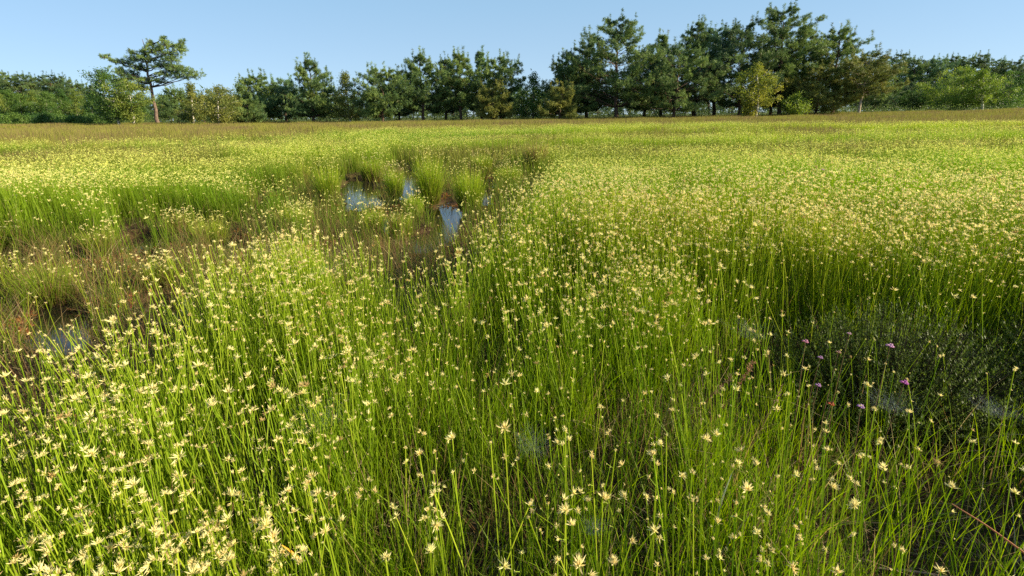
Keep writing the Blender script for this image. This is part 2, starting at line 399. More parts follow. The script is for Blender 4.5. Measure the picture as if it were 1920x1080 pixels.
mb = MB()
sedge_band(mb, .22, 2.3, 6400, .0018, .345, 20, .0082, near=True, leafdens=21000)
sedge_band(mb, 2.3, 5.0, 3600, .0022, .335, 8, .0112, leafdens=5000)
sedge_band(mb, 5.0, 10., 1500, .0036, .33, 5, .0145, leafdens=1500)
sedge_band(mb, 10., 24., 480, .0065, .33, 4, .0205, leafdens=420)
tag(link('sedge_meadow', mb.mesh('sedge_meadow', [M_stem, M_head])), 'dense cream-flowered green sedge covering the whole wet meadow', 'sedge', kind='stuff')

# --- fine low grass, brown thatch and wet zone fringes
mb = MB()
X, Y = scatter(.2, 3.0, 9000); D, w_, thin, hol = flower_density(X, Y)
keep = (rng.random(len(X)) < (.16 + .24 * w_ + .62 * np.maximum(thin, hol)) * (.35 + 1.1 * sst(.38, .60, fbm(X, Y, 6, 38, 2)))) & (pool(X, Y) < .45) & (np.hypot(X, Y) > .2) & (rng.random(len(X)) > bare(X, Y) * .8)
X, Y, w_ = X[keep], Y[keep], w_[keep]; N = len(X)
P = np.stack([X, Y, ground_z(X, Y) - .004], -1)
dryz = (rng.random(N) < .25 + .22 * w_)
H = rng.uniform(.05, .17, N) * (1 + .45 * w_); az = rng.uniform(0, 6.28, N)
c0 = pal(N, (.05, .06, .012), (.08, .08, .02)); c1 = pal(N, (.10, .17, .015), (.16, .22, .03))
c1[dryz] = pal(dryz.sum(), (.24, .13, .05), (.36, .27, .12)); c0[dryz] = pal(dryz.sum(), (.10, .05, .025), (.16, .10, .04))
blades(mb, P, az, H, rng.uniform(.0011, .0022, N), np.abs(rng.normal(.1, .3, N)), np.abs(rng.normal(.15, .3, N)), 3, c0, c1)
X, Y = scatter(3.0, 8.0, 2600); w_ = wet(X, Y); keep = (rng.random(len(X)) < .15 + w_ * (.12 + .8 * sst(.4, .62, fbm(X, Y, 5, 24)))) & (pool(X, Y) < .04); X, Y = X[keep], Y[keep]; N = len(X)
P = np.stack([X, Y, ground_z(X, Y) - .004], -1)
dryz = rng.random(N) < .38; c0 = pal(N, (.05, .06, .012), (.08, .08, .02)); c1 = pal(N, (.10, .17, .015), (.16, .22, .03)); c1[dryz] = pal(dryz.sum(), (.22, .12, .045), (.32, .24, .10))
blades(mb, P, rng.uniform(0, 6.28, N), rng.uniform(.07, .24, N), rng.uniform(.002, .004, N), np.abs(rng.normal(.1, .3, N)), np.abs(rng.normal(.2, .3, N)), 2, c0, c1)
tag(link('bog_grass', mb.mesh('bog_grass', [M_dry])), 'low thin grass and brown thatch between the sedges and pools', 'grass', kind='stuff')

# --- dead straw and stems lying on the peat
mb = MB()
X, Y = scatter(.2, 3.2, 5200); w_ = wet(X, Y); keep = (pool(X, Y) < .4) & (rng.random(len(X)) < .45 + .5 * fbm(X, Y, 5, 91)); X, Y, w_ = X[keep], Y[keep], w_[keep]; N = len(X)
P = np.stack([X, Y, np.maximum(ground_z(X, Y), WATER_Z) + rng.uniform(.001, .016, N)], -1)
c = pal(N, (.16, .10, .05), (.42, .33, .17), .2); rd = rng.random(N) < .3; c[rd] = pal(rd.sum(), (.14, .05, .03), (.22, .10, .05))
blades(mb, P, rng.uniform(0, 6.28, N), np.full(N, .022), rng.uniform(.0012, .0030, N), rng.uniform(1.0, 4.2, N), rng.uniform(-1, 1.5, N), 3, c, c * .9)
X, Y = scatter(.2, 2.6, 420); w_ = wet(X, Y); keep = pool(X, Y) < .3; X, Y = X[keep], Y[keep]; N = len(X)   # standing and broken dead blades
P = np.stack([X, Y, ground_z(X, Y)], -1); c = pal(N, (.24, .16, .08), (.48, .38, .20), .2)
blades(mb, P, rng.uniform(0, 6.28, N), rng.uniform(.08, .24, N), rng.uniform(.0012, .0022, N), np.abs(rng.normal(.3, .3, N)), rng.uniform(0, 1.3, N), 5, c, c * .9)
tag(link('dead_litter', mb.mesh('dead_litter', [M_dry])), 'dead straw and broken brown stems lying between the sedges', 'litter', kind='stuff')

# --- sundew and moss mats on the bare peat
mb = MB()
X, Y = scatter(.6, 7, 900); w_ = wet(X, Y)
keep = (rng.random(len(X)) < w_ * sst(.45, .62, fbm(X, Y, 3.0, 71))) & (pool(X, Y) < .5); X, Y = X[keep], Y[keep]; N = len(X)
C0 = np.stack([X, Y, np.maximum(ground_z(X, Y), WATER_Z) + .002], -1)
heads(mb, C0, np.tile([0, 0, 1.], (N, 1)) + rng.normal(0, .2, (N, 3)), rng.uniform(.012, .026, N), 7, pal(N, (.20, .06, .02), (.25, .12, .04)), pal(N, (.34, .09, .035), (.30, .20, .05)), m=0, spread=(30, 90), wide=.5)
tag(link('sundew_mat', mb.mesh('sundew_mat', [M_moss])), 'red brown sundew and moss on wet peat round the pools', 'sundew', kind='stuff')

# --- purple moor grass along the far side
mb = MB()
X, Y = scatter(4.5, 46, 70); e = edge_dist(X, Y); m_ = sst(.80, 1.25, Y / e + .35 * (fbm(X, Y, 1.2, 49) - .5)); pt = sst(.48, .60, fbm(X * .5, Y, .75, 33))
keep = rng.random(len(X)) < np.maximum(m_, pt * sst(4.5, 8, Y)); X, Y, m_ = X[keep], Y[keep], m_[keep]; N = len(X)
gz = ground_z(X, Y)
for k in range(4):
    P = np.stack([X + rng.normal(0, .07, N), Y + rng.normal(0, .07, N), gz - .02], -1)
    hh = (.27 + .10 * m_) * (.6 + .9 * fbm(X, Y, .4, 46))
    H = hh * rng.uniform(.6, 1.15, N)
    g = (fbm(X, Y, .9, 47) + rng.normal(0, .12, N) > .47)[:, None]
    c0 = np.where(g, pal(N, (.09, .12, .015), (.14, .15, .02)), pal(N, (.12, .10, .03), (.15, .12, .04)))
    c1 = np.where(g, pal(N, (.22, .24, .035), (.30, .27, .06)), pal(N, (.17, .125, .06), (.26, .19, .085)))
    blades(mb, P, rng.uniform(0, 6.28, N), H, rng.uniform(.35, 1.0, N) * (.004 + .0008 * Y), np.abs(rng.normal(0, .12, N)), np.abs(rng.normal(.05, .18, N)), 2, c0, c1, taper=.7)
tag(link('moor_grass', mb.mesh('moor_grass', [M_dry])), 'band of purple brown moor grass in front of the trees', 'moor grass', kind='stuff')

# ------------------------------------------------------------------ trees
def tube_path(mb, pts, rads, k, c, m=0):
    pts = np.asarray(pts, float); n = len(pts); d = np.gradient(pts, axis=0); d = unit(d)
    ref = np.array([.13, .97, .21]); u = unit(np.cross(d, ref)); v = np.cross(d, u)
    an = np.linspace(0, 2 * math.pi, k, endpoint=False)
    V = pts[:, None] + (u[:, None] * np.cos(an)[None, :, None] + v[:, None] * np.sin(an)[None, :, None]) * np.asarray(rads)[:, None, None]
    f = []
    for i in range(n - 1):
        for j in range(k):
            a_, b_ = i * k + j, i * k + (j + 1) % k; f += [(a_, b_, b_ + k), (a_, b_ + k, a_ + k)]
    mb.add(V, f, c, m)
def tufts(mb, C0, out, S, n, ca, cb, rg, wide=.22, up=.35, cone=.75):
    """needle bunches: n blades out of every centre"""
    N = len(C0); d = unit(out[:, None] + rg.normal(0, cone, (N, n, 3)) + np.array([0, 0, up]))
    Ln = S[:, None] * rg.uniform(.5, 1.1, (N, n)); b = C0[:, None] + rg.normal(0, .22, (N, n, 3)) * S[:, None, None]
    sw = unit(np.cross(d, rg.normal(size=(N, n, 3)))) * (Ln * wide * .5)[..., None]
    V = np.stack([b - sw, b + sw, b + d * Ln[..., None]], 2)
    cc = (ca[:, None] * (1 - (q := rg.random((N, n, 1)))) + cb[:, None] * q) * rg.uniform(.8, 1.2, (N, n, 1))
    C = np.repeat(cc[:, :, None], 3, 2)
    mb.add(V.reshape(-1, 3), np.arange(N * n * 3).reshape(-1, 3), C.reshape(-1, 3), 0)
def leaves(mb, C0, rad, n, size, ca, cb, rg):
    N = len(C0); p = C0[:, None] + rg.normal(0, .5, (N, n, 3)) * rad[:, None, None]
    d = unit(rg.normal(size=(N, n, 3))); sw = unit(np.cross(d, rg.normal(size=(N, n, 3))))
    L_ = size * rg.uniform(.6, 1.3, (N, n, 1))
    V = np.stack([p - d * L_ * .5, p + sw * L_ * .36, p + d * L_ * .5, p - sw * L_ * .36], 2)
    cc = (ca[:, None] * (1 - (q := rg.random((N, n, 1)))) + cb[:, None] * q) * rg.uniform(.75, 1.2, (N, n, 1))
    C = np.repeat(cc[:, :, None], 4, 2)
    F = np.array([(0, 1, 2), (0, 2, 3)])[None] + (np.arange(N * n) * 4)[:, None, None]
    mb.add(V.reshape(-1, 3), F, C.reshape(-1, 3), 0)
PROF = {'pine': ([0, .12, .35, .6, .82, 1], [.75, .95, 1.0, .82, .48, .12]),
        'top': ([0, .2, .5, .8, 1], [.35, .6, 1.0, .85, .35]),
        'cone': ([0, .12, .35, .6, .85, 1], [.7, 1.0, .88, .55, .25, .04]),
        'round': ([0, .2, .5, .8, 1], [.45, .9, 1.0, .72, .15]),
        'bush': ([0, .3, .6, 1], [.9, 1.0, .8, .25])}
CP = {'pine': ((.055, .103, .038), (.140, .205, .058)), 'blue': ((.055, .115, .060), (.120, .200, .085)), 'dark': ((.035, .075, .035), (.090, .140, .045)),
      'olive': ((.085, .115, .028), (.160, .175, .040)), 'birch': ((.070, .120, .025), (.150, .190, .035)), 'yellow': ((.11, .15, .02), (.20, .21, .035)),
      'lime': ((.08, .14, .02), (.16, .22, .03)), 'leaf': ((.035, .085, .018), (.080, .140, .026))}
def grow(kind, H, zb, RL, RR, prof, colr, seed, lean=0., curve=0., pads=None, dens=1., trunk_r=None, bark=None, topx=None):
    """returns trunk mesh, crown mesh in local coordinates. RL/RR: crown reach to -X / +X. pads: explicit (x, z, rx, rz)"""
    rg = np.random.default_rng(seed); T = MB(); C = MB()
    tr = trunk_r or H * .016 + .03
    ts = np.linspace(0, 1, 11); top = lean * H
    tx = top * ts + curve * H * np.sin(ts * math.pi * 1.6) * .5 + rg.normal(0, .006 * H, 11) * (ts > 0); ty = rg.normal(0, .006 * H, 11) * (ts > 0)
    TP = np.stack([tx, ty, ts * H * .97], -1); rad = tr * (1 - ts) ** .8 + .015; rad[0] *= 1.25
    bk = np.array(bark if bark is not None else ((.20, .11, .065) if kind == 'pine' else (.62, .58, .50)))
    tube_path(T, TP, rad, 8, bk)
    tp = lambda z: np.array([np.interp(z, TP[:, 2], TP[:, k]) for k in range(3)])
    ca, cb = map(np.array, CP[colr]); ca, cb = ca * 1.25, cb * 1.3
    cen = []; outs = []; Rm = max(RL, RR)
    if pads is None:
        pn = kind == 'pine'; nb = int(((12 + 8.0 * (H - zb)) if pn else (10 + 8 * (H - zb))) * (dens ** .5 if pn else dens))
        for i in range(nb):
            t = (i + rg.random()) / nb; z = zb + (H - zb) * t; az = i * 2.4 + rg.normal(0, .5)
            reach = (RR if math.cos(az) > 0 else RL) * abs(math.cos(az)) + .85 * (RL + RR) / 2 * abs(math.sin(az))
            Lb = max(np.interp(t, *PROF[prof]) * reach * rg.uniform(.5, 1.25), .22)
            rise = rg.uniform(.0, .45) * Lb + (.35 * Lb * t if pn else .2 * Lb)
            st = tp(max(z - rise * .8, .15 * H)); o = np.array([math.cos(az), math.sin(az), 0])
            s5 = np.linspace(0, 1, 5)[:, None]; pth = st + o * Lb * s5 + np.array([0, 0, 1]) * rise * s5 ** 1.4 + rg.normal(0, .03 * Lb, (5, 3)) * (s5 > 0)
            if pn or Lb > .8: tube_path(T, pth, np.linspace(max(.016, tr * .32 * (1 - t * .6)), .010, 5), 4, bk * .8)
            side = np.array([-o[1], o[0], 0])
            if pn:
                for q in ((1.0, .6) if Lb > .75 else (1.0,)):
                    pr = float(np.clip(.36 * Lb, .26, .66)) * rg.uniform(.7, 1.25) * (1 if q == 1 else .85)
                    c_ = st + o * Lb * q + np.array([0, 0, 1]) * rise * q ** 1.4 + side * rg.normal(0, .22) * Lb * (1.2 if q < 1 else .6)
                    nc = int((8 + 32 * pr) * dens ** .5); e = unit(rg.normal(size=(nc, 3))) * rg.random((nc, 1)) ** .4
                    p = c_ + e * np.array([pr, pr, pr * .42]) + np.array([0, 0, 1]) * (np.maximum(e @ o, 0) * pr * .5)[:, None]
                    if rg.random() < .15 + .45 * t:     # upright shoots at the bough end
                        k3 = 3 + int(3 * t); p = np.concatenate([p, c_ + o * pr * .6 + np.array([0, 0, 1]) * (np.arange(k3) * .16 + pr * .4)[:, None] + rg.normal(0, .03, (k3, 3))])
                    cen.append(p); outs.append(np.tile(o, (len(p), 1)) * .7)
            else:
                nc = int(max(4, (3 + Lb * 8) * dens)); q = rg.uniform(.25, 1.08, nc) ** .8
                p = st + o * Lb * q[:, None] + np.array([0, 0, 1]) * rise * (q[:, None] ** 1.4)
                p = p + side * (rg.normal(0, .2, nc) * Lb * (.35 + .6 * q))[:, None] + rg.normal(0, .06, (nc, 3)); p[:, 2] -= np.abs(rg.normal(0, .12, nc)) * Lb
                cen.append(p); outs.append(np.tile(o, (nc, 1)) * .8 + (p - st) * .15)
        p = np.tile(tp(H * .97), (9, 1)) + rg.normal(0, .10, (9, 3)) + np.linspace(-.9, .05, 9)[:, None] * np.array([0, 0, 1]); cen.append(p); outs.append(np.tile([0, 0, .8], (9, 1)))
    else:
        for (x, z, rx, rz) in pads:
            for sy in (-1, 1):
                yo = sy * rg.uniform(.15, .8) * rx; c_ = np.array([x + rg.normal(0, .1), yo, z])
                st = tp(np.clip(z - .22 * abs(x - tp(z)[0]) - .2, .42 * H, H * .9)); s5 = np.linspace(0, 1, 6)[:, None]
                pth = st + (c_ - st) * s5 + np.array([0, 0, -1]) * (np.sin(s5 * math.pi) * .18 * rz) + rg.normal(0, .05, (6, 3)) * (s5 > 0)
                tube_path(T, pth, np.linspace(.050, .015, 6), 5, bk * .85)
                nc = int(48 * rx * max(rz, .3) * dens) + 6
                e = unit(rg.normal(size=(nc, 3))) * rg.random((nc, 1)) ** .45
                p = c_ + e * np.array([rx * .85, rx * .6, rz * .75]); p[:, 2] += .12 * (np.sin(p[:, 0] * 7 + p[:, 1] * 5) > .3); cen.append(p); outs.append(e * .8)
                for k in rg.choice(nc, min(nc, 7), False):
                    tube_path(T, [c_ + (pth[-2] - c_) * .3, (c_ + p[k]) / 2 - [0, 0, .08], p[k]], [.02, .013, .006], 3, bk * .7)
    cen = np.concatenate(cen); outs = np.concatenate(outs); N = len(cen)
    v = np.clip(.5 + 1.5 * (np.stack([noise(cen[:, 0] + seed, cen[:, 2] + cen[:, 1], 1.1, 5)], 0)[0] - .5) + rg.normal(0, .2, N), 0, 1)[:, None]
    A = ca * (1 - v) + cb * v; B = A * np.array([1.25, 1.12, .9])
    if kind == 'pine':
        br = rg.random(N) < .05; A[br] = (.12, .085, .03)
        tufts(C, cen, outs, rg.uniform(.13, .24, N), 26, A, B, rg, wide=.17, up=.35, cone=.8)
    else:
        leaves(C, cen, rg.uniform(.16, .34, N), 24, .10, A, B, rg)
    return T, C
def make_tree(name, kind, px, pybase, Y, xl, xr, ytop, ycb, prof, colr, label, group=None, seed=1, lean=0., curve=0., pads=None, dens=1., dy=0, bark=None, trunk_r=None, wood=None, cat='tree'):
    g = at_y(px, pybase, Y); X0 = g[0]; z0 = float(ground_z(np.array([X0]), np.array([Y]))[0])
    # image x of the crown's sides read at mid-crown height, so that the lean of verticals is allowed for
    tp = at_y(px, ytop, Y); ym = (ytop + ycb) / 2; md = at_y(px, ym, Y)
    H = at_y((xl + xr) / 2 if pads is None else px, ytop, Y)[2] - z0; zb = max(.35, at_y(px, ycb, Y)[2] - z0 - .5)
    L_ = at_y(xl, ym, Y)[0]; Rr = at_y(xr, ym, Y)[0]; ex = .07 * (Rr - L_) * (pads is None); L_ -= ex; Rr += ex; cx = (L_ + Rr) / 2; hw = (Rr - L_) / 2
    ln = lean if lean else (cx - X0) / H * .9
    cxx = X0 + ln * (zb + H) / 2
    RL = max(cxx - L_, .3 * hw); RR = max(Rr - cxx, .3 * hw)
    if pads is not None:
        pl = []
        for (a_, b_, ra, rb) in pads:
            p = at_y(a_, b_, Y); k = Y / FPX * 1.03
            pl.append((p[0] - X0, p[2] - z0, ra * k, rb * k))
        pads = pl
    T, C = grow(kind, H, zb, RL, RR, prof, colr, seed, ln, curve, pads, dens, trunk_r, bark)
    e = bpy.data.objects.new(name, None); col.objects.link(e); e.location = (X0, Y, z0 - .05); e.empty_display_size = .3
    tag(e, label, cat, group)
    wm = wood or (M_bark if kind == 'pine' else M_birch)
    link('trunk', T.mesh('trunk', [wm], True), e); link('crown', C.mesh('crown', [M_needle if kind == 'pine' else M_leaf]), e)
    return e
PB = 'pine'
ORD = ['first', 'second', 'third', 'fourth', 'fifth', 'sixth', 'seventh', 'eighth', 'ninth', 'tenth', 'eleventh', 'twelfth', 'thirteenth', 'fourteenth', 'fifteenth', 'sixteenth', 'seventeenth', 'eighteenth', 'nineteenth', 'twentieth', 'twenty-first', 'twenty-second', 'twenty-third', 'twenty-fourth', 'twenty-fifth', 'twenty-sixth']
# the big lone pine on the left, its foliage pads read off the photo
make_tree('scots_pine', PB, 297, 228, 46, 190, 375, 66, 168, 'pine', 'pine', 'big spreading pine with a bare orange trunk standing alone on the left', seed=3, lean=-.02,
    pads=[(308, 72, 5, 7), (340, 78, 6, 7), (283, 80, 6, 7), (252, 98, 7, 6), (310, 84, 15, 11), (335, 90, 13, 12), (320, 112, 18, 9), (240, 138, 16, 8), (322, 130, 14, 8), (226, 158, 14, 9), (292, 92, 18, 9), (272, 96, 13, 8), (318, 100, 22, 9), (254, 108, 16, 9), (282, 110, 22, 9), (232, 116, 14, 8), (212, 114, 10, 5), (197, 106, 6, 4),
          (300, 122, 20, 8), (262, 126, 22, 8), (226, 132, 15, 8), (330, 124, 12, 6), (343, 131, 20, 8), (362, 138, 18, 10), (338, 144, 18, 7), (310, 138, 16, 6), (245, 146, 20, 9), (218, 150, 15, 9), (272, 150, 16, 7), (300, 152, 12, 5), (262, 160, 12, 6), (238, 165, 16, 8)],
    trunk_r=.15, bark=(.15, .105, .082), dens=1.7)
TREES = [
 # name, kind, px, pybase, Y, xl, xr, ytop, ycb, profile, colour, label, lean
 ('birch', 'leaf', 224, 231, 40, 158, 232, 128, 205, 'round', 'leaf', 'blue green birch with a pale leaning trunk left of the lone pine', 0),
 ('birch', 'leaf', 252, 231, 40, 212, 272, 150, 208, 'round', 'birch', 'smaller birch on a pale leaning trunk nearest the lone pine', 0),
 ('pine', PB, 335, 229, 54, 303, 352, 168, 215, 'bush', 'pine', 'low round dark pine just right of the lone pine', 0),
 ('birch', 'leaf', 362, 231, 42, 344, 382, 156, 212, 'cone', 'olive', 'slim olive birch between the lone pine and the small birch', 0),
 ('pine', PB, 383, 229, 56, 368, 402, 182, 218, 'bush', 'dark', 'low dark pine behind the two slim birches', 0),
 ('birch', 'leaf', 408, 231, 40, 388, 438, 160, 214, 'round', 'olive', 'small yellowing birch with a thin pale trunk in the left gap', 0),
 ('pine', PB, 440, 229, 58, 420, 458, 180, 218, 'bush', 'dark', 'low dark pine right of the yellowing birch', 0),
 ('pine', PB, 486, 227, 48, 446, 520, 143, 215, 'pine', 'pine', 'broad bushy pine at the left end of the middle row', 0),
 ('pine', PB, 462, 228, 43, 446, 486, 188, 220, 'bush', 'pine', 'low young pine in front of the broad bushy pine', 0),
 ('pine', PB, 536, 227, 48, 510, 565, 150, 214, 'round', 'blue', 'bluish pine left of the tall narrow pine', 0),
 ('pine', PB, 587, 227, 45, 556, 614, 112, 212, 'pine', 'pine', 'tall narrow pine with upswept top in the middle row', 0),
 ('pine', PB, 620, 226, 56, 606, 640, 165, 214, 'bush', 'dark', 'dark low pine between the tall narrow pine and cone-shaped birch', 0),
 ('birch', 'leaf', 657, 227, 45, 622, 674, 134, 216, 'cone', 'olive', 'cone-shaped olive birch left of the sky gap', 0),
 ('pine', PB, 717, 224, 44, 682, 756, 130, 210, 'round', 'pine', 'round bright pine right of the sky gap', 0),
 ('pine', PB, 748, 224, 52, 732, 772, 134, 212, 'pine', 'dark', 'darker pine close behind the round bright pine', 0),
 ('pine', PB, 795, 222, 46, 757, 820, 104, 196, 'pine', 'pine', 'tall pine with two dark stems left in the middle clump', 0),
 ('pine', PB, 836, 222, 50, 812, 858, 112, 200, 'pine', 'dark', 'dark pine between the two tallest pines of the middle clump', 0),
 ('pine', PB, 864, 222, 46, 834, 892, 102, 190, 'pine', 'pine', 'tall rounded pine in the centre of the middle clump', 0),
 ('pine', PB, 903, 221, 49, 884, 922, 98, 196, 'cone', 'blue', 'slim pointed pine right of centre in the middle clump', 0),
 ('pine', PB, 938, 221, 46, 910, 964, 109, 205, 'top', 'pine', 'open-topped pine at the right end of the middle clump', 0),
 ('pine', PB, 925, 222, 44, 898, 950, 165, 212, 'bush', 'olive', 'low olive pine under the open-topped pine', 0),
 ('oak', 'leaf', 1000, 219, 45, 963, 1036, 138, 212, 'cone', 'leaf', 'dense green young oak between the two pine clumps', 0),
 ('pine', PB, 1062, 219, 46, 1030, 1100, 106, 205, 'pine', 'pine', 'ragged pine at the left edge of the right-hand stand', 0),
 ('pine', PB, 1100, 218, 48, 1060, 1140, 80, 195, 'pine', 'dark', 'dark pine left of the broad tall pine', 0),
 ('pine', PB, 1156, 217, 44, 1088, 1220, 37, 190, 'pine', 'pine', 'broad tall pine with a pointed top left in the stand', 0),
 ('pine', PB, 1048, 219, 42, 1030, 1080, 165, 214, 'bush', 'olive', 'low olive pine at the left foot of the stand', 0),
 ('pine', PB, 1208, 217, 50, 1180, 1240, 95, 205, 'pine', 'dark', 'dark pine in the dip between the tall pines', 0),
 ('pine', PB, 1240, 217, 50, 1218, 1262, 66, 190, 'cone', 'pine', 'thin spired pine left of the thick black trunk', 0),
 ('pine', PB, 1264, 217, 43, 1198, 1345, 90, 200, 'round', 'pine', 'wide low pine on a thick black trunk', 0),
 ('pine', PB, 1302, 215, 48, 1272, 1336, 42, 180, 'pine', 'pine', 'tall spired pine behind the wide low pine', 0),
 ('pine', PB, 1338, 215, 49, 1310, 1366, 54, 180, 'top', 'blue', 'bluish tall pine left of the dark bushy pine', 0),
 ('pine', PB, 1386, 213, 45, 1340, 1432, 48, 195, 'round', 'dark', 'dark bushy pine behind the yellow birch', 0),
 ('pine', PB, 1462, 213, 46, 1420, 1500, 18, 170, 'top', 'pine', 'tallest pine of all with an open airy crown', 0),
 ('pine', PB, 1498, 212, 48, 1474, 1535, 48, 180, 'pine', 'pine', 'tall pine just right of the tallest pine', 0),
 ('pine', PB, 1445, 213, 50, 1410, 1475, 90, 200, 'bush', 'dark', 'dark undergrowth pine at the foot of the tallest pine', 0),
 ('pine', PB, 1560, 212, 46, 1510, 1622, 56, 190, 'pine', 'pine', 'pine with long slanting right-hand boughs', 0),
 ('pine', PB, 1530, 213, 44, 1490, 1580, 130, 202, 'bush', 'olive', 'low olive pine under the slanting boughs', 0),
 ('pine', PB, 1610, 210, 42, 1585, 1668, 104, 165, 'round', 'olive', 'olive pine on a pale leaning trunk right of the stand', 0),
 ('birch', 'leaf', 1418, 212, 40, 1392, 1450, 120, 182, 'round', 'yellow', 'yellow-leaved birch with a crooked white trunk', 0),
 ('birch', 'leaf', 1403, 213, 40, 1394, 1412, 188, 206, 'bush', 'yellow', 'tiny yellow birch sapling left of the crooked birch', 0),
 ('birch', 'leaf', 1492, 211, 41, 1475, 1512, 176, 200, 'round', 'lime', 'small lime green birch under the tall pines', 0),
 ('birch', 'leaf', 1842, 205, 55, 1822, 1856, 130, 180, 'round', 'lime', 'birch with a bright white trunk in front of the right wood', 0),
 ('oak', 'leaf', 1800, 206, 57, 1756, 1846, 124, 203, 'round', 'lime', 'lime green broad oak left of the white-trunked birch', 0),
 ('oak', 'leaf', 1886, 206, 57, 1856, 1928, 132, 200, 'round', 'leaf', 'green oak right of the white-trunked birch', 0),
]
WOODPINE = dict(bark=(.13, .08, .055))
for i, (nm, kd, px, pb, Y, xl, xr, yt, yc, pf, cl, lb, ln) in enumerate(TREES):
    kw = {}
    if nm == 'oak': kw = dict(wood=M_bark, bark=(.12, .10, .08), cat='tree')
    if nm == 'pine': kw = dict(bark=(.11, .075, .055), dens=1.35)
    if px == 1610: kw = dict(dens=1.1, bark=(.42, .34, .25))
    if nm == 'birch': kw = dict(trunk_r=.075 if px != 1842 else .13, curve=.05 if px == 1418 else 0.0)
    make_tree(nm, kd, px, pb, Y, xl, xr, yt, yc, pf, cl, lb, seed=100 + i, lean=ln, **kw)
# distant woods: three rows seen between and beyond the near trees
def row(name, kind, xs, tops, cb, Y, wid, prof, colrs, lab, group, seed, pb=224, dens=.8, **kw):
    for i, (x, t) in enumerate(zip(xs, tops)):
        hz = 231 - 28 * x / 1920
        make_tree(name, kind, x, hz + 6, Y + (i * 37 % 5) * 1.2, x - wid * (.85 + .1 * (i % 3)), x + wid * (.85 + .1 * ((i + 1) % 3)), t, hz - cb, prof, colrs[i % len(colrs)], lab % ORD[i], group, seed=seed + i, dens=dens, **kw)
row('pine', PB, [-45, -12, 14, 44, 74, 102, 128, 156], [140, 142, 137, 140, 150, 141, 149, 160], 45, 82, 24, 'round', ['pine', 'dark'], '%s dark pine from the left in the far left wood', 'pines of the far left wood', 300, dens=1.0, bark=(.11, .07, .05))
row('birch', 'leaf', [-30, -6, 18, 42, 66, 92, 118, 146, 176, 206, 236, 268], [176, 172, 168, 175, 170, 172, 168, 172, 178, 182, 185, 188], 6, 66, 17, 'bush', ['leaf', 'birch', 'leaf'], '%s light green birch from the left in the far left thicket', 'birches of the far left thicket', 330, dens=1.1, bark=(.26, .24, .20))
row('gorse_bush', 'leaf', [2, 30, 58, 84, 112, 142, 172, 205], [217, 214, 216, 213, 217, 218, 216, 218], -2, 48, 17, 'bush', ['leaf'], '%s low grey-green bush from the left along the left moor edge', 'low bushes at the left moor edge', 350, dens=1.6, cat='bush')
row('pine', PB, [290, 322, 400, 430, 505, 560, 612, 636, 690, 740, 775, 815, 850, 888, 952, 980, 1020, 1075, 1120, 1180], [186, 190, 186, 190, 185, 186, 180, 186, 196, 176, 180, 178, 182, 180, 170, 168, 172, 170, 160, 165], 8, 72, 26, 'bush', ['dark', 'pine'], '%s low pine from the left in the understorey behind the middle trees', 'understorey pines behind the middle trees', 370, dens=.55, bark=(.10, .07, .05))
row('pine', PB, [1225, 1285, 1330, 1372, 1415, 1470, 1520, 1565, 1605], [168, 170, 168, 160, 162, 160, 162, 164, 145], 8, 68, 32, 'bush', ['dark', 'pine'], '%s pine from the left in the shade behind the right-hand stand', 'understorey pines behind the stand', 400, dens=.35, bark=(.10, .07, .05))
row('pine', PB, [1628, 1655, 1683, 1708, 1732, 1758, 1782, 1806, 1836, 1862, 1892, 1918, 1945, 1975], [122, 118, 102, 112, 112, 110, 106, 108, 103, 112, 114, 128, 124, 120], 12, 78, 26, 'round', ['dark', 'blue', 'dark', 'pine'], '%s dark pine from the left in the far right wood', 'pines of the far right wood', 420, dens=1.05, bark=(.11, .07, .05))
row('pine', PB, [1640, 1672, 1706, 1742, 1780, 1822, 1865, 1905, 1945], [165, 160, 158, 162, 160, 158, 160, 158, 158], 6, 66, 26, 'bush', ['dark', 'leaf'], '%s low pine from the left at the foot of the right wood', 'low pines at the foot of the right wood', 450, dens=1.0, bark=(.11, .07, .05))
row('pine', PB, [660, 685, 705], [203, 200, 203], 4, 110, 16, 'bush', ['blue'], '%s small far pine from the left seen in the sky gap', 'far pines in the sky gap', 470, dens=.8, bark=(.11, .07, .05))

# the far-off wood that closes the view behind every trunk
mb = MB(); mt = MB(); rg = np.random.default_rng(77); N = 7500
X = rg.uniform(-170, 170, N); Y = rg.uniform(92, 125, N); hh = 3.6 + 3.6 * fbm(X, Y * .2, .12, 12)
C0 = np.stack([X, Y, .2 + hh * rg.random(N) ** .8], -1); v = fbm(X, C0[:, 2], .5, 13)[:, None]
A = np.array([.026, .065, .034]) * (1 - v) + np.array([.075, .125, .045]) * v
tufts(mb, C0, rg.normal(0, .6, (N, 3)) + [0, 0, .3], rg.uniform(.6, 1.1, N), 12, A, A * 1.2, rg, wide=.3)
tag(link('far_woods', mb.mesh('far_woods', [M_needle])), 'far dark wood closing the horizon between the trunks', 'wood', kind='stuff')
mb = MB(); N = 4200
X = rg.uniform(-75, 75, N); Y = rg.uniform(47, 64, N); C0 = np.stack([X, Y, .25 + rg.random(N) ** 1.4 * .9 * (fbm(X, Y, .3, 15) + .3)], -1); v = fbm(X, Y, .6, 16)[:, None]
A = np.array([.04, .075, .022]) * (1 - v) + np.array([.13, .17, .04]) * v
leaves(mb, C0, rg.uniform(.3, .5, N), 22, .10, A, A * 1.2, rg)
tag(link('undergrowth', mb.mesh('undergrowth', [M_leaf])), 'low bilberry and bramble undergrowth beneath the pines', 'undergrowth', kind='stuff')

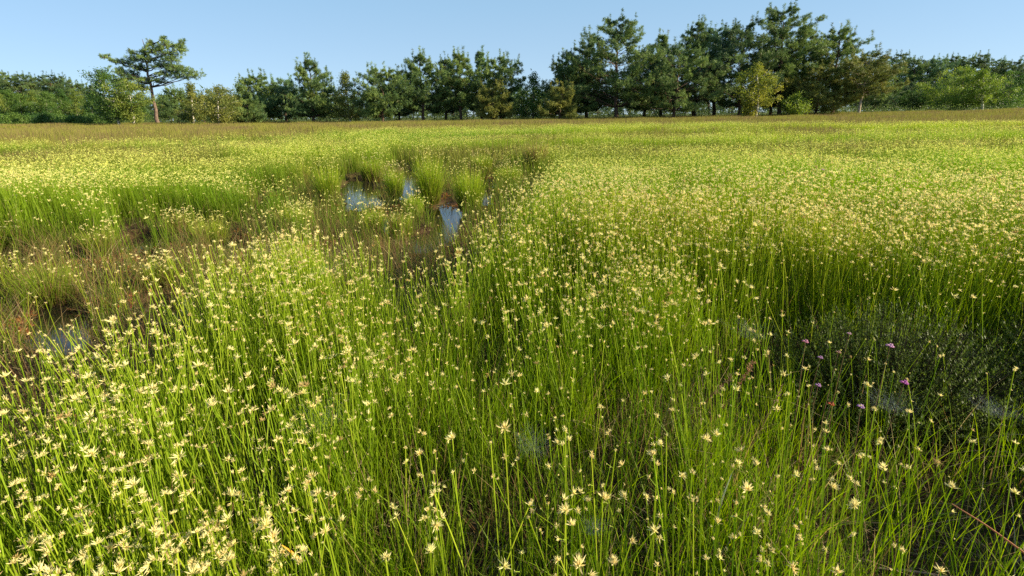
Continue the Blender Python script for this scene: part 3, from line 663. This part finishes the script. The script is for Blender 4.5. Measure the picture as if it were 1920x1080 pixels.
# ------------------------------------------------------------------ grass tussocks standing round the pools
rg = rng
def local(mbx, name, mats, parent, origin, smooth=False):
    me = mbx.mesh(name, mats, smooth); v = np.empty(len(me.vertices) * 3, np.float32); me.vertices.foreach_get('co', v)
    v = v.reshape(-1, 3) - np.asarray(origin, np.float32); me.vertices.foreach_set('co', v.ravel()); me.update()
    return link(name, me, parent)
def tussock(px, py, hw, ytop, flow, label, green=1.0, dry=.12):
    g = at_z(px, py, .0); Y = g[1]; r = .80 * hw * np.hypot(Y, .72) / FPX; h = at_y(px, ytop, Y)[2]; h = float(np.clip(h * 1.08, .14, .48))
    z0 = min(float(ground_z(np.array([g[0]]), np.array([Y]))[0]), 0.0)
    e = bpy.data.objects.new('sedge_tussock', None); col.objects.link(e); O = np.array([g[0], Y, z0]); e.location = O
    tag(e, label, 'tussock', 'tussocks round the pools')
    b = MB(); n = 14; m_ = 5; V = [O + [0, 0, .055]]
    for i in range(1, m_ + 1):
        for j in range(n):
            a_ = 6.283 * j / n; rr = r * .62 * i / m_ * rng.uniform(.85, 1.15); V.append(O + [rr * math.cos(a_), rr * math.sin(a_), .055 * (1 - (i / m_) ** 2) - .03 * (i == m_) + rng.normal(0, .004)])
    F = [(0, 1 + j, 1 + (j + 1) % n) for j in range(n)]
    for i in range(m_ - 1):
        for j in range(n):
            a_, c_ = 1 + i * n + j, 1 + i * n + (j + 1) % n; F += [(a_, a_ + n, c_ + n), (a_, c_ + n, c_)]
    b.add(V, F, (.05, .028, .014)); local(b, 'peat_base', [M_bark], e, O, True)
    N = int(1150 * (r / .15) ** 1.3) + 300; rr = r * .62 * rng.random(N) ** .62 * rng.uniform(.8, 1.3, N); an = rng.uniform(0, 6.28, N)
    P = np.stack([O[0] + rr * np.cos(an), O[1] + rr * np.sin(an), np.full(N, O[2] + .02)], -1)
    H = h * rng.uniform(.30, 1.0, N) * (1 - .25 * (rr / (r * .6)) ** 2 * rng.random(N)); az = an + rng.normal(0, .6, N); lean = rr / r * .26 + np.abs(rng.normal(0, .09, N)); bend = np.abs(rng.normal(.10, .12, N))
    c0 = pal(N, (.10, .10, .015), (.15, .14, .03)); c1 = pal(N, (.19, .33, .015), (.33, .46, .03)) * green
    d_ = rng.random(N) < dry; c1[d_] = pal(d_.sum(), (.28, .17, .06), (.36, .27, .12)); c0[d_] = pal(d_.sum(), (.12, .06, .03), (.16, .09, .04))
    b = MB(); blades(b, P, az, H, (.0016 + .0005 * Y) * rng.uniform(.6, 1.3, N), lean, bend, 4, c0, c1)
    k = rng.permutation(N)[:int(N * flow * .55)]; T_ = centre(P[k], az[k] , h * rng.uniform(.50, 1.15, len(k)), lean[k] * .7, bend[k] * .5, np.array([1.0]))[:, 0]
    H2 = T_[:, 2] - P[k, 2]; d2 = np.linalg.norm((T_ - P[k])[:, :2], axis=1); a2 = np.arctan2(T_[:, 1] - P[k, 1], T_[:, 0] - P[k, 0])
    blades(b, P[k], a2, H2, np.full(len(k), .0012 + .0004 * Y), d2 / H2, np.zeros(len(k)), 3, c0[k], pal(len(k), GT0, GT1), taper=.3)
    local(b, 'grass_blades', [M_stem], e, O)
    if 0 < len(k) <= 100:
        for q_ in k.tolist():
            i_ = list(k).index(q_); b = MB(); heads(b, centre(P[k], a2, H2, d2 / H2, np.zeros(len(k)), np.array([1.0]))[i_:i_ + 1, 0], np.array([[0, 0, 1.]]), np.array([.009 * (1 + .06 * Y)]), 9, pal(1, HI0, HI1), pal(1, HO0, HO1), m=0); local(b, 'flower_head', [M_head], e, O)
    elif len(k):
        b = MB(); heads(b, centre(P[k], a2, H2, d2 / H2, np.zeros(len(k)), np.array([1.0]))[:, 0], np.tile([0, 0, 1.], (len(k), 1)) + rng.normal(0, .3, (len(k), 3)), rng.uniform(.004, .010, len(k)) * (1 + .06 * Y), 8, pal(len(k), HI0, HI1), pal(len(k), HO0, HO1) * [1.03, 1.1, .85], m=0)
        local(b, 'flower_heads', [M_head], e, O)
for a_ in [
    (808, 384, 24, 292, .45, 'tall flowering tussock standing between the two blue pools', 1.0, .05),
    (882, 398, 34, 318, .30, 'broad green tussock right of the lower blue pool', 1.0, .05),
    (780, 412, 20, 366, .10, 'bright green tussock left of the lower blue pool', 1.1, .05),
    (742, 374, 20, 318, .18, 'small upright tussock right of the largest blue pool', 1.0, .08),
    (700, 446, 30, 396, .20, 'low tussock in front of the largest blue pool', .95, .15),
    (752, 446, 32, 400, .10, 'mixed green and straw tussock below the middle of the pools', .85, .35),
    (618, 384, 26, 312, .30, 'flowering tussock at the left bank of the largest pool', 1.0, .08),
    (95, 562, 72, 484, .05, 'wide green tussock above the dark water at the left edge', .95, .25),
    (190, 484, 34, 428, .12, 'straw-tipped tussock behind the wide left tussock', .85, .35),
    (395, 452, 44, 396, .25, 'loose flowering tussock in the middle of the left mire', .9, .25),
    (300, 545, 42, 492, .15, 'ragged tussock at the near side of the left mire', .85, .3),
    (952, 352, 34, 306, .12, 'dark green tussock at the far right of the pools', .85, .15),
    (1006, 322, 30, 262, .05, 'straw-coloured tussock beyond the right end of the mire', .8, .6),
    (905, 330, 26, 290, .10, 'small green tussock behind the broad green one', .9, .15),
    (560, 352, 36, 308, .15, 'olive tussock on the far bank left of the pools', .8, .3),
    (455, 392, 34, 350, .12, 'brownish tussock at the far side of the left mire', .75, .45),
    (340, 440, 32, 405, .15, 'small straw tussock left of the loose flowering one', .8, .4),
    (700, 336, 30, 292, .08, 'green tussock on the far bank above the largest pool', .95, .15),
    (20, 468, 30, 432, .08, 'small tussock at the left edge beyond the wide one', .85, .3),
    (560, 440, 40, 392, .3, 'flowering tussock between the left mire and the pools', .95, .15)]:
    tussock(*a_)

# ------------------------------------------------------------------ single sedge plants nearest the camera
def solo(P, az, H, lean, bend, W, label, group, big=1.0, nh=None):
    O = np.array(P, float); e = bpy.data.objects.new('beak_sedge', None); col.objects.link(e); e.location = O; e.empty_display_size = .02
    tag(e, label, 'sedge', group)
    A = lambda x: np.array([x], float)
    b = MB(); tubes(b, O[None], A(az), A(H), A(W * 1.1), A(lean), A(bend), 6, pal(1, GR0, GR1), pal(1, GT0, GT1)); local(b, 'stem', [M_stem], e, O)
    t2 = centre(O[None], A(az), A(H), A(lean), A(bend), np.array([.96, 1.0]))[0]; ax = unit(t2[1] - t2[0]) + rng.normal(0, .25, 3)
    b = MB(); S = .0067 * float(np.clip(np.exp(rng.normal(-.15, .28)), .5, 1.45)) * big; ci, co = pal(1, HI0, HI1), pal(1, HO0, HO1)
    heads(b, t2[1:2], ax[None], A(S), 30, ci, co, m=0, wide=.16, spread=(5, 80)); heads(b, t2[1:2], ax[None], A(S * .6), 14, ci * 1.2, co * .95, m=0, wide=.25, spread=(0, 50))
    if rng.random() < .5 * big: o = rng.normal(0, .004, 3) * big; heads(b, (t2[1] + o)[None], (ax + o * 90)[None], A(S * .8), 18, ci, co, m=0, wide=.18, spread=(5, 75))
    local(b, 'flower_head', [M_head], e, O)
    nh = rng.choice([0, 1, 2], p=[.45, .35, .2]) if nh is None else nh
    for q in (.88, .72)[:nh]:
        p = centre(O[None], A(az), A(H), A(lean), A(bend), np.array([q]))[0, 0]; an = rng.uniform(0, 6.28); o = np.array([math.cos(an), math.sin(an), .9]); tip = p + o * .009
        b = MB(); heads(b, tip[None], o[None], A(S * .6), 14, ci, co, m=0, wide=.2, spread=(3, 50)); tube_path(b, [p, tip], [.0005, .0004], 3, (.25, .34, .04)); local(b, 'side_head', [M_head], e, O)
    b = MB(); n = 2; aa = rng.uniform(0, 6.28, n)
    blades(b, np.repeat(O[None], n, 0), aa, H * rng.uniform(.5, .8, n), np.full(n, .0017), np.abs(rng.normal(.12, .1, n)), np.abs(rng.normal(.2, .15, n)), 5, pal(n, GR0, GR1), pal(n, GR1, GT0)); local(b, 'leaf', [M_stem], e, O)
# heads whose places are read off the photo (x, y of the head; size)
HERO = [(1225, 848, 1.5, 2), (1240, 832, 1.2, 0), (1232, 872, 1.2, 1), (1170, 932, 1.2, 1), (1262, 925, 1, 0), (1278, 892, 1, 0), (1297, 886, .8, 0), (1400, 920, 1.3, 1), (1440, 964, 1.1, 1), (1420, 1000, .9, 1), (1380, 944, .9, 0),
        (1548, 812, 1.3, 2), (1552, 845, 1, 0), (1478, 740, .9, 1), (1630, 722, 1, 1), (1905, 694, 1.1, 1), (1640, 768, .8, 1), (946, 805, 1.3, 1), (920, 830, .9, 0), (848, 822, 1.1, 1), (1060, 808, 1, 0), (1060, 962, 1.4, 2), (1072, 985, 1.2, 1),
        (812, 888, 1, 0), (735, 948, .8, 1), (722, 1045, 1.1, 1), (815, 985, 1.2, 2), (806, 1035, .9, 1), (628, 930, 1.1, 1), (604, 975, 1.1, 1), (640, 978, .9, 0), (560, 1055, 1, 0), (510, 1005, 1, 1), (735, 780, .9, 1), (1222, 735, 1, 1),
        (1168, 752, .8, 2), (1322, 822, .9, 2), (1085, 1060, 1.5, 1), (1150, 1058, 1.5, 1), (1232, 1060, 1.1, 2), (1325, 1048, 1.1, 1), (1440, 1058, 1.1, 1), (1486, 1065, 1, 0), (1548, 1030, .9, 0), (945, 1062, 1.2, 1), (1345, 980, .9, 1), (1300, 940, .8, 1), (640, 700, .8, 1)]
for i, (px, py, sz, nh) in enumerate(HERO):
    zt = rng.uniform(.27, .34); p = at_z(px, py, zt + .03); az = rng.uniform(2.2, 4.2); ln = abs(rng.normal(0, .08))
    base = np.array([p[0] - math.cos(az) * ln * zt, p[1] - math.sin(az) * ln * zt, 0.]); base[2] = float(ground_z(base[:1], base[1:2])[0]) - .004
    reg = 'lower left' if px < 700 else ('lower middle' if px < 1150 else 'lower right')
    sw_ = 'very large' if sz > 1.25 else ('large' if sz > 1.05 else ('medium' if sz > .9 else 'small'))
    col_ = int(px // 160); ref = ['bottom left corner', 'left stand', 'left stand', 'orange blade', 'lower left web', 'lower middle', 'round middle web', 'bleached white blade', 'brown grass spikes', 'edge of the hollow', 'shaded hollow', 'bottom right corner'][min(col_, 11)]
    solo(base, az, p[2] - base[2], ln, 0.0, .0021, '%s headed sedge with %s near the %s, %s' % (sw_, ['no side heads', 'one side head', 'two side heads'][nh], ref, 'bottom edge' if py > 1020 else ('low down' if py > 900 else 'higher up')), 'large sedges standing clear', sz, nh)
for (P, az, H, ln, bd, W, qx, qy) in SOLO:
    reg = ['far left', 'left', 'left of centre', 'right of centre', 'right', 'far right'][min(5, int(qx / 320))]
    row_ = 'bottom edge' if qy > 950 else ('lower front' if qy > 800 else 'middle front')
    tilt = 'upright' if ln + bd < .12 else ('leaning left' if math.cos(az) < 0 else 'leaning right'); hgt = 'tall' if H > .33 else ('short' if H < .27 else 'slender')
    n_ = int(rng.choice([0, 1, 2], p=[.45, .35, .2]))
    solo(P, az, H, ln, bd, W, '%s %s cream sedge with %s at the %s, %s' % (hgt, tilt, ['a single head', 'one side head', 'two side heads'][n_], row_, reg), 'nearest slender sedges', nh=n_)

# ------------------------------------------------------------------ heather, heath flowers, dead stalks and webs
def empty(name, loc, label, cat, group=None):
    e = bpy.data.objects.new(name, None); col.objects.link(e); e.location = loc; e.empty_display_size = .05
    return tag(e, label, cat, group)
def heather(cx, cy, rx, ry, h, n, label):
    O = np.array([cx, cy, float(ground_z(np.array([cx]), np.array([cy]))[0]) - .01]); e = empty('heather_bush', O, label, 'heather')
    a_ = rng.uniform(0, 6.28, n); q = np.sqrt(rng.random(n)); W_ = MB(); L_ = MB()
    hs = h * (1 - .5 * q ** 2) * rng.uniform(.65, 1.1, n)
    tipx = cx + np.cos(a_) * q * rx; tipy = cy + np.sin(a_) * q * ry
    for i in range(n):
        b0 = O + [np.cos(a_[i]) * q[i] * rx * .55, np.sin(a_[i]) * q[i] * ry * .55, 0]; tp = np.array([tipx[i], tipy[i], O[2] + hs[i]]); md = (b0 + tp) / 2 + [0, 0, .02]
        if i % 3 == 0: tube_path(W_, [b0, md, tp], [.0016, .0011, .0006], 3, (.09, .055, .035))
        k = 46; t = np.sort(rng.uniform(.3, 1, k))[:, None]; p = (b0 * (1 - t) ** 2 + 2 * md * t * (1 - t) + tp * t * t)
        d = unit(rng.normal(0, 1, (k, 3)) + [0, 0, .9]); s_ = unit(np.cross(d, [.2, .1, 1.])); l_ = .0075
        V = np.stack([p - s_ * .0011, p + s_ * .0011, p + d * l_], 1); c = pal(k, (.045, .080, .012), (.125, .175, .024))
        L_.add(V.reshape(-1, 3), np.arange(k * 3).reshape(-1, 3), np.repeat(c, 3, 0))
    local(W_, 'twigs', [M_bark], e, O); local(L_, 'foliage', [M_leaf], e, O)
heather(.92, 1.06, .30, .24, .29, 1250, 'dark green heather bush among the sedges on the right')
heather(1.42, .98, .28, .26, .29, 900, 'heather bush added at the right edge to shade the ground beside the darker hollow')  # second bush, mostly outside the frame, put in for its shade
heather(1.24, .50, .27, .25, .34, 900, 'tall unseen heather bush added to shade the hollow from beyond the lower right corner')  # added out of view, only to cast shade over the hollow
def heath(px, py, z, s, c, label):
    p = at_z(px, py, z); O = np.array([p[0], p[1] + .01, float(ground_z(p[:1], p[1:2])[0])]); e = empty('heath_flower', O, label, 'heath flower', 'pink heath flowers')
    b = MB(); m = (O + p) / 2 + rng.normal(0, .006, 3); tube_path(b, [O, m, p], [.0009, .0008, .0006], 4, (.14, .09, .045)); local(b, 'stem', [M_bark], e, O)
    b = MB(); k = 60; t = rng.uniform(.35, .97, k)[:, None]; q = O * (1 - t) + p * t; heads(b, q, rng.normal(0, 1, (k, 3)) + [0, 0, .5], np.full(k, .005), 2, pal(k, (.06, .10, .03), (.1, .15, .04)), pal(k, (.08, .13, .04), (.13, .18, .05)), m=0); local(b, 'leaves', [M_leaf], e, O)
    hd = MB(); tube_path(hd, [p - [0, 0, .003], p], [.0012, .0010], 4, (.2, .12, .08)); hdo = local(hd, 'flower_head', [M_petal], e, O)
    for i in range(9):
        a_ = i * 2.4; d = unit(np.array([math.cos(a_), math.sin(a_), -.25 + .16 * (i % 5)])); st = p + d * .002 * s
        b = MB(); tube_path(b, [st, st + d * .0022 * s, st + d * .0048 * s, st + d * .0066 * s], [.0008 * s, .0021 * s, .0019 * s, .0011 * s], 6, pal(1, np.array(c) * .8, np.array(c) * 1.1)[0]); local(b, 'bell', [M_petal], hdo, O, True)
PK, PP = (.50, .24, .33), (.42, .24, .42)
for a_ in [(1510, 640, .30, 1.1, PK, 'rose pink heath flower leftmost at the upper edge of the hollow'), (1538, 670, .28, .9, PP, 'small lilac heath flower just below the rose pink one'), (1592, 625, .31, .8, (.45, .30, .36), 'faded pink heath flower highest in the group'),
           (1669, 648, .30, 1.3, (.56, .34, .50), 'large pale pink heath flower above the heather bush'), (1534, 722, .24, 1.0, PP, 'lilac heath flower deep in the shaded grass'), (1696, 717, .27, 1.2, (.48, .16, .42), 'bright magenta heath flower in the heather bush'),
           (1614, 762, .23, 1.1, (.45, .26, .50), 'pale violet heath flower beside the red brown one'), (1572, 660, .28, .9, (.42, .26, .2), 'withered brownish heath flower between the lilac ones'), (1558, 757, .22, 1.1, (.42, .12, .05), 'rust red withered heath flower low in the hollow'),
           (1543, 318, .38, 1.6, (.6, .4, .55), 'pale heath flower far out in the right-hand sedges')]:
    a_ = list(a_); a_[3] *= .62; heath(*a_)
def stalk(name, pts, w0, w1, c, label, cat='dead stalk', seeds=0, flat=False):
    P = [at_z(x, y, z) for x, y, z in pts]; O = P[0].copy(); e = empty(name, O, label, cat)
    n = 14; P = np.array(P); tt = np.linspace(0, len(P) - 1, n); Q = np.stack([np.interp(tt, range(len(P)), P[:, k]) for k in range(3)], -1)
    for _ in range(3): Q[1:-1] = (Q[:-2] + 2 * Q[1:-1] + Q[2:]) / 4
    b = MB(); tube_path(b, Q, np.linspace(w0, w1, n), 3 if flat else 5, c); local(b, 'stalk', [M_dry], e, O)
    if seeds:
        b = MB(); k = seeds; t = rng.uniform(.55, 1, k) * (n - 1); q = np.stack([np.interp(t, range(n), Q[:, j]) for j in range(3)], -1)
        heads(b, q + rng.normal(0, .0015, (k, 3)), np.tile(unit(Q[-1] - Q[-4]), (k, 1)) + rng.normal(0, .4, (k, 3)), np.full(k, .007), 4, pal(k, np.array(c) * .8, c), pal(k, c, np.array(c) * 1.3), m=0); local(b, 'seed_spike', [M_dry], e, O)
BR = (.30, .16, .09)
stalk('dead_stem', [(1925, 1040, .20), (1850, 985, .22), (1785, 945, .24)], .0013, .0007, (.42, .20, .10), 'long reddish dead stem slanting across the bottom right corner')
stalk('dead_stem', [(1640, 1064, .03), (1720, 1072, .03), (1790, 1084, .04)], .0018, .0012, (.38, .28, .22), 'pale dead stem lying flat at the bottom right')
stalk('dry_blade', [(1338, 1010, .06), (1352, 940, .16), (1376, 878, .22)], .0026, .0004, (.62, .62, .48), 'bleached white grass blade rising alone in the lower middle', 'dry blade', flat=True)
stalk('dry_blade', [(560, 1050, .27), (545, 1034, .29), (528, 1022, .30)], .0020, .0005, (.62, .34, .04), 'short orange curved blade near the bottom left of centre', 'dry blade', flat=True)
stalk('bent_stem', [(1700, 456, .27), (1722, 437, .33), (1752, 427, .335)], .0032, .0020, (.10, .05, .02), 'dark bent stem arching over the far right sedges')
stalk('seed_stalk', [(1330, 800, .08), (1385, 725, .24), (1412, 678, .33)], .0010, .0006, BR, 'red brown grass spike leaning right left of the hollow', 'grass spike', 26)
stalk('seed_stalk', [(1290, 790, .08), (1330, 745, .22), (1372, 705, .30)], .0010, .0006, (.26, .15, .10), 'brown grass spike leaning right beside the red brown one', 'grass spike', 22)
stalk('seed_stalk', [(1395, 860, .06), (1440, 780, .2), (1468, 720, .28)], .0010, .0006, (.32, .24, .13), 'straw stem crossing the shaded side of the hollow', 'grass spike', 8)
stalk('seed_stalk', [(95, 700, .05), (118, 690, .26), (150, 705, .31)], .0011, .0008, (.34, .22, .14), 'straw brown drooping spike by the dark water on the left', 'grass spike', 20)
def web(px, py, rp, z, label):
    p = at_z(px, py, z); D = np.linalg.norm(p - [0, 0, CAMH]); r = rp * D / FPX; e = empty('spider_web', p, label, 'spider web', 'sheet webs in the sedges')
    n = 110; a1 = rng.uniform(0, 6.28, n); a2 = a1 + rng.normal(math.pi, .9, n); r1 = r * rng.uniform(.6, 1.15, n) * (1 + .25 * np.cos(a1 * 2 + px)); r2 = r * rng.uniform(.3, 1.1, n)
    A = np.stack([r1 * np.cos(a1), r1 * np.sin(a1), rng.normal(0, r * .07, n)], -1); B = np.stack([r2 * np.cos(a2), r2 * np.sin(a2), rng.normal(0, r * .07, n)], -1)
    b = MB(); wv = unit(np.cross(B - A, [0, .3, 1.])) * (D * .000024); t = np.linspace(0, 1, 6)[None, :, None]; Cn = A[:, None] * (1 - t) + B[:, None] * t
    rr = np.hypot(Cn[..., 0], Cn[..., 1]) / r; Cn[..., 2] += -.28 * r * (1 - np.clip(rr, 0, 1) ** 2)
    V = np.stack([Cn - wv[:, None], Cn + wv[:, None]], 2).reshape(n, 12, 3); f = [(2 * i, 2 * i + 1, 2 * i + 3) for i in range(5)] + [(2 * i, 2 * i + 3, 2 * i + 2) for i in range(5)]
    F = np.array(f)[None] + (np.arange(n) * 12)[:, None, None]; b.add(V.reshape(-1, 3), F, (.38, .41, .40)); link('web_sheet', b.mesh('web_sheet', [M_web]), e)
for a_ in [(605, 772, 58, .25, 'wide pale sheet web strung in the sedges left of centre'), (1002, 826, 44, .24, 'round pale web in the middle of the foreground'), (1672, 748, 40, .24, 'bluish web slung at the foot of the heather bush'),
           (1408, 612, 46, .28, 'thin web among the sedges above the hollow'), (612, 502, 32, .30, 'small web on the flower tops near the pools'), (1402, 452, 40, .31, 'faint web far out among the right-hand sedges'),
           (1112, 984, 24, .18, 'tiny grey web near the bottom centre'), (1868, 762, 28, .25, 'small web at the right edge by the second heather'), (488, 468, 24, .28, 'faint small web at the edge of the left mire')]:
    web(*a_)
print('TRIS', sum(len(o.data.polygons) for o in sc.objects if o.type == 'MESH'))
